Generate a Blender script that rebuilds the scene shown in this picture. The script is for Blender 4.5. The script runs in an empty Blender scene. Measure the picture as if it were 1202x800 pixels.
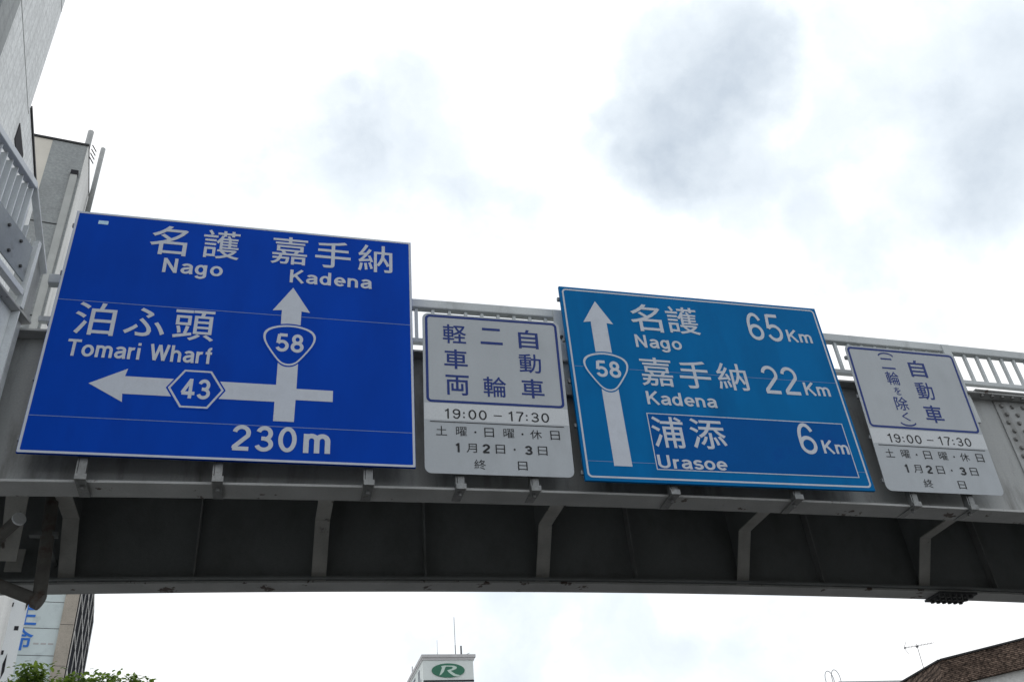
import bpy, bmesh, math, random
from mathutils import Vector, Matrix

random.seed(7)
scene = bpy.context.scene
COL = scene.collection
R = math.radians

# ------------------------------------------------------------------ camera
YAW, PITCH, ROLL, FPX = 0.2909, 0.6110, -0.0975, 1088.8
EYE = Vector((0, 0, 1.6))
fwd = Vector((math.sin(YAW) * math.cos(PITCH), math.cos(YAW) * math.cos(PITCH), math.sin(PITCH)))
rgt = Vector((math.cos(YAW), -math.sin(YAW), 0))
upv = rgt.cross(fwd)
rgt2 = rgt * math.cos(ROLL) + upv * math.sin(ROLL)
upv2 = -rgt * math.sin(ROLL) + upv * math.cos(ROLL)
cam = bpy.data.cameras.new("camera")
cam.sensor_fit = 'HORIZONTAL'
cam.sensor_width = 36.0
cam.lens = 36.0 * FPX / 1202.0
cam.clip_start, cam.clip_end = 0.05, 5000
camo = bpy.data.objects.new("camera", cam)
mw = Matrix((rgt2, upv2, -fwd)).transposed().to_4x4()
mw.translation = EYE
camo.matrix_world = mw
COL.objects.link(camo)
scene.camera = camo

# ------------------------------------------------------------------ light, exposure
SUN_EL, SUN_AZ = R(62), R(-18)            # azimuth from +Y towards +X: ahead, a little left, veiled by cloud
sl = bpy.data.lights.new("sun", 'SUN')
sl.energy, sl.angle, sl.color = 0.9, R(20), (1.0, 0.97, 0.93)
so = bpy.data.objects.new("sun", sl)
sd = Vector((math.sin(SUN_AZ) * math.cos(SUN_EL), math.cos(SUN_AZ) * math.cos(SUN_EL), math.sin(SUN_EL)))
so.rotation_euler = sd.to_track_quat('Z', 'Y').to_euler()
so.location = (0, 0, 60)
COL.objects.link(so)
scene.view_settings.view_transform = 'Standard'
scene.view_settings.look = 'None'
scene.view_settings.gamma = 1.0
scene.view_settings.use_curve_mapping = False
scene.view_settings.exposure = 0.13

world = bpy.data.worlds.new("World")
scene.world = world
world.use_nodes = True
wn, wl = world.node_tree.nodes, world.node_tree.links
wn.clear()


def W(t, **kw):
    n = wn.new(t)
    for k, v in kw.items():
        setattr(n, k, v)
    return n


w_out = W('ShaderNodeOutputWorld')
w_bg = W('ShaderNodeBackground')
w_bg.inputs['Strength'].default_value = 0.1
w_sky = W('ShaderNodeTexSky', sky_type='NISHITA', sun_disc=False)
w_sky.sun_elevation = SUN_EL
w_sky.sun_rotation = SUN_AZ
w_co = W('ShaderNodeTexCoord')
w_warp = W('ShaderNodeTexNoise')
w_warp.inputs['Scale'].default_value = 4.2
w_warp.inputs['Detail'].default_value = 7
w_warp.inputs['Roughness'].default_value = 0.55
wl.new(w_co.outputs['Generated'], w_warp.inputs['Vector'])
w_sub = W('ShaderNodeVectorMath', operation='SUBTRACT')
w_sub.inputs[1].default_value = (0.5, 0.5, 0.5)
wl.new(w_warp.outputs['Color'], w_sub.inputs[0])
w_scl = W('ShaderNodeVectorMath', operation='SCALE')
w_scl.inputs['Scale'].default_value = 0.37
wl.new(w_sub.outputs[0], w_scl.inputs[0])
w_add = W('ShaderNodeVectorMath', operation='ADD')
wl.new(w_co.outputs['Generated'], w_add.inputs[0])
wl.new(w_scl.outputs[0], w_add.inputs[1])
w_nrm = W('ShaderNodeVectorMath', operation='NORMALIZE')
wl.new(w_add.outputs[0], w_nrm.inputs[0])


def sdir(x, y):
    return (fwd * FPX + rgt2 * (x - 601) + upv2 * (400 - y)).normalized()


# darker bodies of cloud: direction, angular radius, weight
clouds = [(sdir(850, 110), 6.0, .62), (sdir(800, 175), 5.5, .36), (sdir(1180, 120), 8.5, .62), (sdir(1085, 30), 6.0, .26), (sdir(1070, 205), 6.0, .42),
          (sdir(330, 165), 6.0, .30), (sdir(430, 150), 6.5, .30), (sdir(520, 120), 5.0, .26), (sdir(560, 215), 5.5, .46), (sdir(650, 180), 4.5, .26), (sdir(440, 215), 7.0, .40),
          (sdir(925, 265), 5.5, .50), (sdir(985, 320), 4.0, .34), (sdir(545, 740), 5.0, .50), (sdir(640, 715), 5.0, .44), (sdir(760, 770), 5.0, .30), (sdir(870, 740), 5.0, .34), (sdir(960, 780), 5.0, .28),
          (sdir(1260, 330), 7.0, .3), (Vector((.5, -.7, .5)).normalized(), 30, .5), (Vector((-.7, -.3, .6)).normalized(), 24, .4),
          (Vector((.9, .2, .4)).normalized(), 16, .5)]
acc = None
for c, rad, wgt in clouds:
    dt = W('ShaderNodeVectorMath', operation='DOT_PRODUCT')
    dt.inputs[1].default_value = c
    wl.new(w_nrm.outputs[0], dt.inputs[0])
    mr = W('ShaderNodeMapRange', interpolation_type='SMOOTHSTEP')
    mr.inputs['From Min'].default_value = math.cos(R(rad))
    mr.inputs['From Max'].default_value = 1.0
    mr.inputs['To Max'].default_value = wgt * .60
    wl.new(dt.outputs['Value'], mr.inputs['Value'])
    if acc is None:
        acc = mr.outputs[0]
    else:
        ad = W('ShaderNodeMath', operation='ADD')
        wl.new(acc, ad.inputs[0])
        wl.new(mr.outputs[0], ad.inputs[1])
        acc = ad.outputs[0]
w_n2 = W('ShaderNodeTexNoise')
w_n2.inputs['Scale'].default_value = 5.0
w_n2.inputs['Detail'].default_value = 7
w_n2.inputs['Roughness'].default_value = 0.58
wl.new(w_co.outputs['Generated'], w_n2.inputs['Vector'])
w_m2 = W('ShaderNodeMapRange')
w_m2.inputs['From Min'].default_value = .35
w_m2.inputs['From Max'].default_value = .65
w_m2.inputs['To Min'].default_value = .42
w_m2.inputs['To Max'].default_value = 1.42
wl.new(w_n2.outputs['Fac'], w_m2.inputs['Value'])
w_mul = W('ShaderNodeMath', operation='MULTIPLY', use_clamp=True)
wl.new(acc, w_mul.inputs[0])
wl.new(w_m2.outputs[0], w_mul.inputs[1])
w_cr = W('ShaderNodeValToRGB')
w_cr.color_ramp.elements[0].position = 0.0
w_cr.color_ramp.elements[0].color = (1, 1, 1, 1)
e = w_cr.color_ramp.elements.new(0.32)
e.color = (.755, .815, .865, 1)
w_cr.color_ramp.elements[-1].position = 1.0
w_cr.color_ramp.elements[-1].color = (.47, .535, .61, 1)
w_n3 = W('ShaderNodeTexNoise')          # thin continuous veil between the darker bodies
w_n3.inputs['Scale'].default_value = 2.6
w_n3.inputs['Detail'].default_value = 9
w_n3.inputs['Roughness'].default_value = 0.6
w_n3.inputs['Distortion'].default_value = 0.4
wl.new(w_nrm.outputs[0], w_n3.inputs['Vector'])
w_m3 = W('ShaderNodeMapRange')
w_m3.inputs['From Min'].default_value = .44
w_m3.inputs['From Max'].default_value = .70
w_m3.inputs['To Min'].default_value = 0.0
w_m3.inputs['To Max'].default_value = 0.36
wl.new(w_n3.outputs['Fac'], w_m3.inputs['Value'])
w_sum = W('ShaderNodeMath', operation='ADD', use_clamp=True)
wl.new(w_mul.outputs[0], w_sum.inputs[0])
wl.new(w_m3.outputs[0], w_sum.inputs[1])
wl.new(w_sum.outputs[0], w_cr.inputs['Fac'])
w_gain = W('ShaderNodeVectorMath', operation='SCALE')
w_gain.inputs['Scale'].default_value = 11.7
wl.new(w_cr.outputs['Color'], w_gain.inputs[0])
w_mix = W('ShaderNodeMix', data_type='RGBA')
w_mix.inputs['Factor'].default_value = 0.06
wl.new(w_gain.outputs[0], w_mix.inputs['A'])
wl.new(w_sky.outputs['Color'], w_mix.inputs['B'])
wl.new(w_mix.outputs['Result'], w_bg.inputs['Color'])
wl.new(w_bg.outputs[0], w_out.inputs['Surface'])


# ------------------------------------------------------------------ materials
def material(name, base, rough=0.6, spec=0.4, metallic=0.0, var=0.15, vscale=3.0, fine=0.06, fscale=60.0,
             stain=None, stain_amt=0.5, stain_scale=2.0, stain_lo=0.55, stain_hi=0.7, stretch=(1, 1, 1), bump=0.0, bscale=80.0, second=None):
    m = bpy.data.materials.new(name)
    m.use_nodes = True
    n, l = m.node_tree.nodes, m.node_tree.links
    b = n['Principled BSDF']
    b.inputs['Roughness'].default_value = rough
    b.inputs['Specular IOR Level'].default_value = spec
    b.inputs['Metallic'].default_value = metallic
    tc = n.new('ShaderNodeTexCoord')
    mp = n.new('ShaderNodeMapping')
    mp.inputs['Scale'].default_value = stretch
    l.new(tc.outputs['Object'], mp.inputs['Vector'])
    # broad variation
    n1 = n.new('ShaderNodeTexNoise')
    n1.inputs['Scale'].default_value = vscale
    n1.inputs['Detail'].default_value = 6
    l.new(mp.outputs[0], n1.inputs['Vector'])
    r1 = n.new('ShaderNodeMapRange')
    r1.inputs['From Min'].default_value, r1.inputs['From Max'].default_value = .3, .7
    r1.inputs['To Min'].default_value, r1.inputs['To Max'].default_value = 1 - var, 1 + var
    l.new(n1.outputs['Fac'], r1.inputs['Value'])
    n2 = n.new('ShaderNodeTexNoise')
    n2.inputs['Scale'].default_value = fscale
    n2.inputs['Detail'].default_value = 3
    l.new(tc.outputs['Object'], n2.inputs['Vector'])
    r2 = n.new('ShaderNodeMapRange')
    r2.inputs['From Min'].default_value, r2.inputs['From Max'].default_value = .3, .7
    r2.inputs['To Min'].default_value, r2.inputs['To Max'].default_value = 1 - fine, 1 + fine
    l.new(n2.outputs['Fac'], r2.inputs['Value'])
    mu = n.new('ShaderNodeMath')
    mu.operation = 'MULTIPLY'
    l.new(r1.outputs[0], mu.inputs[0])
    l.new(r2.outputs[0], mu.inputs[1])
    sc = n.new('ShaderNodeVectorMath')
    sc.operation = 'SCALE'
    sc.inputs[0].default_value = base
    l.new(mu.outputs[0], sc.inputs['Scale'])
    col = sc.outputs[0]
    if second is not None:
        col = second(n, l, tc, col, b)
    if stain is not None:
        n3 = n.new('ShaderNodeTexNoise')
        n3.inputs['Scale'].default_value = stain_scale
        n3.inputs['Detail'].default_value = 8
        n3.inputs['Roughness'].default_value = .62
        l.new(mp.outputs[0], n3.inputs['Vector'])
        r3 = n.new('ShaderNodeMapRange')
        r3.inputs['From Min'].default_value, r3.inputs['From Max'].default_value = stain_lo, stain_hi
        r3.inputs['To Max'].default_value = stain_amt
        l.new(n3.outputs['Fac'], r3.inputs['Value'])
        mx = n.new('ShaderNodeMix')
        mx.data_type = 'RGBA'
        l.new(r3.outputs[0], mx.inputs['Factor'])
        l.new(col, mx.inputs['A'])
        mx.inputs['B'].default_value = (*stain, 1)
        col = mx.outputs['Result']
    l.new(col, b.inputs['Base Color'])
    if bump:
        n4 = n.new('ShaderNodeTexNoise')
        n4.inputs['Scale'].default_value = bscale
        n4.inputs['Detail'].default_value = 4
        l.new(tc.outputs['Object'], n4.inputs['Vector'])
        bp = n.new('ShaderNodeBump')
        bp.inputs['Strength'].default_value = bump
        bp.inputs['Distance'].default_value = 0.02
        l.new(n4.outputs['Fac'], bp.inputs['Height'])
        l.new(bp.outputs[0], b.inputs['Normal'])
    return m


def bricks(scale, c1, c2, mortar, bw=0.5, bh=0.25, msize=0.02, rot=(R(90), 0, 0), mixv=1.0, axis='Object'):
    def f(n, l, tc, col, b):
        mp = n.new('ShaderNodeMapping')
        mp.inputs['Rotation'].default_value = rot
        l.new(tc.outputs[axis], mp.inputs['Vector'])
        t = n.new('ShaderNodeTexBrick')
        t.inputs['Scale'].default_value = scale
        t.inputs['Color1'].default_value = (*c1, 1)
        t.inputs['Color2'].default_value = (*c2, 1)
        t.inputs['Mortar'].default_value = (*mortar, 1)
        t.inputs['Mortar Size'].default_value = msize
        t.inputs['Brick Width'].default_value = bw
        t.inputs['Row Height'].default_value = bh
        l.new(mp.outputs[0], t.inputs['Vector'])
        mx = n.new('ShaderNodeMix')
        mx.data_type = 'RGBA'
        mx.blend_type = 'MULTIPLY'
        mx.inputs['Factor'].default_value = mixv
        l.new(col, mx.inputs['A'])
        l.new(t.outputs['Color'], mx.inputs['B'])
        return mx.outputs['Result']
    return f


RUST = (.055, .03, .018)
GRIME = (.06, .06, .055)
M = {
    'steel': material('painted_steel', (.315, .325, .325), .5, .4, var=.15, vscale=1.9, stretch=(1, 1, .22), stain=(.075, .07, .06), stain_amt=.75, stain_scale=4.6, stain_lo=.51, stain_hi=.74, bump=.06, bscale=25),
    'steel_flange': material('painted_flange_steel', (.40, .405, .40), .55, .4, var=.14, vscale=2.2, stain=RUST, stain_amt=.92, stain_scale=4.5, stain_lo=.625, stain_hi=.65, bump=.08, bscale=40),
    'steel_pale': material('pale_painted_steel', (.50, .53, .54), .5, .4, var=.10, vscale=2.0, stretch=(1, 1, .5), stain=GRIME, stain_amt=.45, stain_scale=3.2, stain_lo=.56, stain_hi=.75, bump=.05),
    'steel_shade_grime': material('shaded_grimy_girder_steel', (.215, .228, .23), .75, .25, var=.12, vscale=.9, stretch=(1, 1, .6), stain=(.12, .125, .12), stain_amt=.5, stain_scale=1.6, stain_lo=.48, stain_hi=.68, bump=.08),  # base colour darkened to hold the under-deck shade, with grime blotches over it
    'steel_bracket': material('bracket_steel', (.45, .445, .42), .6, .3, var=.15, vscale=4, stain=RUST, stain_amt=.8, stain_scale=4.5, stain_lo=.64, stain_hi=.70),
    'galv': material('galvanised_steel', (.20, .205, .205), .45, .5, metallic=.45, var=.22, vscale=9, fine=.12, stain=RUST, stain_amt=.6, stain_scale=9, stain_lo=.62, stain_hi=.7),
    'bolt': material('bolt_steel', (.20, .20, .195), .55, .4, metallic=.3, var=.2, vscale=30),
    'bolt_dark': material('dark_bolt_steel', (.05, .052, .055), .6, .3, var=.2, vscale=30),
    'rustpipe': material('rusty_pipe_steel', (.14, .135, .125), .7, .3, var=.25, vscale=5, stain=(.075, .035, .02), stain_amt=.6, stain_scale=5, stain_lo=.5, stain_hi=.62),
    'deckplate': material('deck_plate', (.13, .135, .125), .8, .2, var=.2, vscale=2),
    'blue': material('blue_reflective_sheet', (.0002, .050, .40), .55, .05, var=.09, vscale=2.5, fine=.03, fscale=120, stain=(.001, .036, .30), stain_amt=.4, stain_scale=2.2, stain_lo=.5, stain_hi=.7, stretch=(1, 1, .3)),
    'azure': material('azure_reflective_sheet', (.0003, .132, .36), .55, .05, var=.09, vscale=2.5, fine=.03, fscale=120, stain=(.001, .082, .25), stain_amt=.5, stain_scale=2.0, stain_lo=.5, stain_hi=.7, stretch=(1, 1, .3)),
    'deepblue': material('deep_blue_patch_sheet', (.0004, .080, .30), .55, .05, var=.06, vscale=3, stain=(.002, .03, .22), stain_amt=.4, stain_scale=3),
    'white': material('white_reflective_sheet', (.50, .535, .60), .5, .2, var=.06, vscale=5, fine=.03, stain=(.33, .35, .38), stain_amt=.4, stain_scale=5, stain_lo=.52, stain_hi=.7),
    'plate': material('white_sign_plate', (.425, .455, .485), .5, .2, var=.06, vscale=2.2, fine=.025, stain=(.34, .36, .38), stain_amt=.5, stain_scale=2.4, stain_lo=.5, stain_hi=.72, stretch=(1, 1, .5)),
    'tape': material('white_tape_strip', (.56, .585, .61), .4, .35, var=.03, vscale=3),
    'signback': material('sign_frame_aluminium', (.20, .21, .22), .5, .5, metallic=.4, var=.12, vscale=6),
    'ink_blue': material('sign_blue_ink', (.002, .024, .175), .45, .3, var=.05, vscale=8),
    'ink_black': material('sign_black_ink', (.012, .013, .016), .5, .3, var=.05, vscale=8),
    'sticker': material('reflector_sticker', (.42, .62, .78), .4, .4, var=.1, vscale=30),
    'asphalt': material('asphalt', (.05, .05, .052), .9, .2, var=.2, vscale=1.2, fine=.25, fscale=90, bump=.2, bscale=160),
    'pavement': material('paving', (.24, .235, .22), .85, .2, var=.1, vscale=2, fine=.1, second=bricks(1.0, (1, 1, 1), (.86, .86, .86), (.55, .55, .55), .3, .3, .01, rot=(0, 0, 0))),
    'kerb': material('kerb_concrete', (.38, .38, .36), .85, .2, var=.1, vscale=4),
    'marking': material('road_marking_paint', (.72, .72, .70), .7, .3, var=.08, vscale=5, stain=(.12, .12, .12), stain_amt=.6, stain_scale=12, stain_lo=.55, stain_hi=.7),
    'earth': material('ground_surface', (.10, .10, .09), .95, .1, var=.2, vscale=.2),
    'mosaic': material('grey_mosaic_wall', (.80, .82, .825), .7, .3, var=.06, vscale=1.5, fine=.13, fscale=16, second=bricks(7.0, (1, 1, 1), (.8, .8, .8), (.78, .78, .78), .5, .25, .03, rot=(R(90), 0, R(90)), mixv=.9), stain=(.45, .46, .46), stain_amt=.4, stain_scale=1.2, stretch=(1, 1, .3)),
    'mosaic2': material('dark_grey_tile_wall', (.36, .38, .385), .7, .3, var=.06, vscale=1.5, fine=.09, fscale=14, second=bricks(6.0, (1, 1, 1), (.78, .78, .78), (.74, .74, .74), .5, .25, .03, rot=(R(90), 0, 0), mixv=.9), stain=(.15, .15, .15), stain_amt=.4, stain_scale=1.0, stretch=(1, 1, .3)),
    'steel_side': material('side_span_paint', (.60, .63, .65), .5, .4, var=.10, vscale=2.0, stretch=(1, 1, .5), stain=GRIME, stain_amt=.4, stain_scale=3.2, stain_lo=.56, stain_hi=.75, bump=.05),
    'duct': material('duct_render', (.44, .45, .44), .8, .2, var=.08, vscale=2),
    'panel_blue_grey': material('kick_panel_paint', (.24, .265, .28), .5, .4, var=.15, vscale=2.5, stain=GRIME, stain_amt=.5, stain_scale=5),
    'concrete': material('pale_concrete', (.72, .72, .705), .85, .2, var=.09, vscale=.9, fine=.1, fscale=14, stain=(.30, .30, .28), stain_amt=.45, stain_scale=1.1, stretch=(1, 1, .25)),
    'beige': material('beige_render', (.68, .645, .58), .85, .2, var=.06, vscale=1.5, fine=.05),
    'white_wall': material('white_render', (.82, .845, .86), .8, .25, var=.05, vscale=.8, stain=(.5, .52, .53), stain_amt=.35, stain_scale=1.0, stretch=(1, 1, .25)),
    'blue_grey_panel': material('pale_blue_grey_panel', (.66, .74, .755), .5, .4, var=.05, vscale=1.5, stain=(.3, .35, .37), stain_amt=.4, stain_scale=1.6),
    'brown_stone': material('brown_stone_column', (.45, .40, .345), .75, .3, var=.10, vscale=1.6, fine=.12, fscale=22),
    'glass_dark': material('dark_window_glass', (.015, .017, .022), .45, .04, var=.1),
    'mullion': material('pale_mullion', (.50, .49, .47), .5, .4, var=.05),
    'joint': material('dark_joint', (.06, .062, .065), .85, .1, var=.05),
    'dark': material('dark_recess', (.035, .035, .04), .8, .1, var=.1),
    'seal': material('sheet_seam_film', (.16, .23, .42), .4, .3, var=.08, vscale=20),
    'sign_ink_bldg': material('building_blue_lettering', (.04, .19, .68), .5, .3, var=.03),
    'tower': material('tower_render', (.68, .72, .71), .8, .2, var=.05, vscale=.7, stain=(.3, .31, .31), stain_amt=.4, stain_scale=.7, stretch=(1, 1, .3)),
    'cornice': material('cornice_grey', (.50, .49, .50), .7, .2, var=.08, vscale=1.5),
    'green': material('green_oval_sign', (.022, .145, .085), .4, .4, var=.04),
    'navy': material('navy_lettering', (.02, .028, .075), .5, .3, var=.04),
    'pale_letter': material('pale_letter', (.50, .62, .56), .4, .3, var=.03),
    'pole': material('grey_pole', (.30, .31, .31), .6, .4, var=.12, vscale=5),
    'tile': material('brown_roof_tile', (.15, .115, .095), .85, .15, var=.30, vscale=1.6, fine=.75, fscale=13, second=bricks(1.0, (1, .95, .9), (.50, .46, .43), (.22, .19, .18), .22, .052, .010, rot=(R(90), 0, R(-52)), mixv=1.0), bump=.3, bscale=30),
    'tile_side': material('brown_roof_tile_side', (.15, .115, .095), .85, .15, var=.30, vscale=1.6, fine=.75, fscale=13, second=bricks(1.0, (1, .95, .9), (.50, .46, .43), (.22, .19, .18), .22, .052, .010, rot=(R(90), 0, R(90)), mixv=1.0), bump=.3, bscale=30),
    'bark': material('bark', (.14, .11, .085), .9, .1, var=.3, vscale=9, bump=.3),
    'leaf': material('leaf_green', (.066, .118, .024), .55, .4, var=.35, vscale=2.6, fine=.2, fscale=9),
    'leaf_light': material('young_leaf_green', (.115, .185, .035), .5, .4, var=.3, vscale=2.6),
    'thin': material('antenna_metal', (.13, .13, .14), .5, .4, metallic=.3, var=.1),
}
M['glass_dark'].node_tree.nodes['Principled BSDF'].inputs['IOR'].default_value = 1.03
for k in ('leaf', 'leaf_light'):       # thin leaves let some light through
    nt = M[k].node_tree
    pb, mo = nt.nodes['Principled BSDF'], nt.nodes['Material Output']
    tr = nt.nodes.new('ShaderNodeBsdfTranslucent')
    ms_ = nt.nodes.new('ShaderNodeMixShader')
    ms_.inputs['Fac'].default_value = .5
    br = nt.nodes.new('ShaderNodeVectorMath')
    br.operation = 'MULTIPLY'
    br.inputs[1].default_value = (1.9, 1.7, 1.3)
    nt.links.new(pb.inputs['Base Color'].links[0].from_socket, br.inputs[0])
    nt.links.new(br.outputs[0], tr.inputs['Color'])
    nt.links.new(pb.outputs[0], ms_.inputs[1])
    nt.links.new(tr.outputs[0], ms_.inputs[2])
    nt.links.new(ms_.outputs[0], mo.inputs['Surface'])

# ------------------------------------------------------------------ object helpers
OFF = {}


def things(name, label, cat, loc=(0, 0, 0), group=None, mat4=None):
    o = bpy.data.objects.new(name, None)
    o.empty_display_size = 0.3
    COL.objects.link(o)
    if mat4 is not None:
        o.matrix_world = mat4
        OFF[o.name] = Vector((0, 0, 0))
    else:
        o.location = loc
        OFF[o.name] = Vector(loc)
    tag(o, label, cat, group)
    return o


def tag(o, label=None, cat=None, group=None, kind=None):
    if label: o['label'] = label
    if cat: o['category'] = cat
    if group: o['group'] = group
    if kind: o['kind'] = kind
    return o


class MB:
    """collects shapes, then links them as one mesh object"""

    def __init__(s):
        s.v, s.f, s.smooth = [], [], False

    def add(s, vs, fs):
        k = len(s.v)
        s.v += [Vector(p) for p in vs]
        s.f += [[i + k for i in f] for f in fs]
        return s

    def hexa(s, a):      # 8 corners: bottom ring, top ring
        return s.add(a, [(3, 2, 1, 0), (4, 5, 6, 7), (0, 1, 5, 4), (1, 2, 6, 5), (2, 3, 7, 6), (3, 0, 4, 7)])

    def box(s, x0, x1, y0, y1, z0, z1):
        return s.hexa([(x0, y0, z0), (x1, y0, z0), (x1, y1, z0), (x0, y1, z0), (x0, y0, z1), (x1, y0, z1), (x1, y1, z1), (x0, y1, z1)])

    def obox(s, o, ax, ay, a0, a1, b0, b1, z0, z1):   # horizontal axes ax, ay from o
        o, ax, ay = Vector(o), Vector(ax), Vector(ay)
        P = [o + ax * a + ay * b for a, b in ((a0, b0), (a1, b0), (a1, b1), (a0, b1))]
        return s.hexa([(p.x, p.y, z0) for p in P] + [(p.x, p.y, z1) for p in P])

    def prism(s, pts, d):      # planar outline pushed along vector d
        d = Vector(d)
        n = len(pts)
        a = [Vector(p) for p in pts]
        s.add(a + [p + d for p in a], [list(range(n))[::-1], list(range(n, 2 * n))] + [(i, (i + 1) % n, n + (i + 1) % n, n + i) for i in range(n)])
        return s

    def tube(s, p, q, r, n=10, r2=None, caps=True):
        p, q = Vector(p), Vector(q)
        r2 = r if r2 is None else r2
        d = (q - p).normalized()
        a = d.orthogonal().normalized()
        b = d.cross(a)
        ring = [(a * math.cos(2 * math.pi * i / n) + b * math.sin(2 * math.pi * i / n)) for i in range(n)]
        vs = [p + c * r for c in ring] + [q + c * r2 for c in ring]
        fs = [(i, (i + 1) % n, n + (i + 1) % n, n + i) for i in range(n)]
        if caps:
            fs += [tuple(range(n))[::-1], tuple(range(n, 2 * n))]
        return s.add(vs, fs)

    def path(s, pts, r, n=8):
        for a, b in zip(pts, pts[1:]):
            s.tube(a, b, r, n)
        return s

    def xbar(s, x0, x1, y0, y1, z0, z1, step=.5):     # long member following the camber of the bridge
        k = max(1, int(math.ceil((x1 - x0) / step)))
        xs = [x0 + (x1 - x0) * i / k for i in range(k + 1)]
        vs = []
        for x in xs:
            c = cz(x)
            vs += [(x, y0, z0 + c), (x, y1, z0 + c), (x, y1, z1 + c), (x, y0, z1 + c)]
        fs = [(3, 2, 1, 0)[::-1], tuple(4 * k + i for i in (3, 2, 1, 0))]
        for i in range(k):
            b, c = 4 * i, 4 * i + 4
            fs += [(b, c, c + 1, b + 1), (b + 1, c + 1, c + 2, b + 2), (b + 2, c + 2, c + 3, b + 3), (b + 3, c + 3, c, b)]
        return s.add(vs, fs)

    def build(s, name, mat, parent=None, bevel=0.0, smooth=False):
        me = bpy.data.meshes.new(name)
        off = OFF[parent.name] if parent is not None else Vector((0, 0, 0))
        me.from_pydata([tuple(p - off) for p in s.v], [], s.f)
        me.update()
        bm = bmesh.new()
        bm.from_mesh(me)
        bmesh.ops.recalc_face_normals(bm, faces=bm.faces)
        if bevel:
            es = [e for e in bm.edges if len(e.link_faces) == 2 and e.calc_face_angle(0) > .6]
            bmesh.ops.bevel(bm, geom=es, offset=bevel, segments=2, affect='EDGES', profile=.5, clamp_overlap=True)
        for f in bm.faces:
            f.smooth = smooth
        bm.to_mesh(me)
        bm.free()
        me.materials.append(mat)
        o = bpy.data.objects.new(name, me)
        COL.objects.link(o)
        if parent is not None:
            o.parent = parent
            OFF[o.name] = off
        else:
            OFF[o.name] = Vector((0, 0, 0))
        return o


def repeat(o, deltas, parent):
    """copies of one part, shifted by the given offsets"""
    for d in deltas:
        c = o.copy()
        COL.objects.link(c)
        c.parent = parent
        c.location = Vector(o.location) + Vector(d)
        OFF[c.name] = OFF[o.name]


def cz(x):
    return -.0022 * (x - 3.2) ** 2


# ------------------------------------------------------------------ ground and road
RD = Vector((-.119, .993, 0)).normalized()      # direction of the road
RN = Vector((RD.y, -RD.x, 0))                   # across the road, to the right


def struct(name, mb, mat, **k):
    o = mb.build(name, mat, None, **k)
    o['kind'] = 'structure'
    return o


struct('ground', MB().add([(-900, -900, 0), (900, -900, 0), (900, 900, 0), (-900, 900, 0)], [(0, 1, 2, 3)]), M['earth'])
O0 = Vector((0, 0, 0))
struct('road', MB().obox(O0, RN, RD, -1.6, 18.4, -150, 400, -.3, .004), M['asphalt'])
struct('left_pavement', MB().obox(O0, RN, RD, -6.2, -1.78, -150, 400, -.3, .13), M['pavement'])
struct('right_pavement', MB().obox(O0, RN, RD, 18.58, 22.5, -150, 400, -.3, .13), M['pavement'])
kb = MB()
for a in (-1.78, 18.4):
    kb.obox(O0, RN, RD, a + .002, a + .178, -150, 400, -.3, .15)
struct('kerb', kb, M['kerb'], bevel=.015)
ml = MB()
for a in (1.6, 4.9, 11.8, 15.1):
    for k in range(-8, 40):
        ml.obox(O0, RN, RD, a - .075, a + .075, k * 10, k * 10 + 5, .006, .008)
for a in (8.2, 8.55):
    ml.obox(O0, RN, RD, a - .075, a + .075, -150, 400, .006, .008)
ml.obox(O0, RN, RD, -1.2, -1.05, -150, 400, .006, .008)
struct('road_marking', ml, M['marking'])

# ------------------------------------------------------------------ the footbridge
X0, X1 = -4.6, 14.0
BR = things('footbridge', 'grey steel plate girder footbridge spanning the road behind the four overhead signs', 'footbridge', (4.0, 8.9, 0))
MB().xbar(X0, X1, 7.785, 7.805, 5.476, 6.982).build('front_girder_web', M['steel'], BR)
MB().xbar(X0, X1, 7.65, 7.93, 5.45, 5.475).build('front_bottom_flange', M['steel_flange'], BR, bevel=.004)
MB().xbar(X0, X1, 7.65, 7.93, 6.983, 7.008).build('front_top_flange', M['steel_flange'], BR, bevel=.004)
MB().xbar(X0, X1, 10.09, 10.11, 5.476, 6.982).build('rear_girder_web', M['steel_shade_grime'], BR)
MB().xbar(X0, X1, 9.96, 10.24, 5.448, 5.475).build('rear_bottom_flange', M['steel_flange'], BR, bevel=.004)
MB().xbar(X0, X1, 9.96, 10.24, 6.983, 7.008).build('rear_top_flange', M['steel_flange'], BR, bevel=.004)
MB().xbar(X0, X1, 7.812, 10.085, 6.80, 6.97).build('deck', M['deckplate'], BR)
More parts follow.
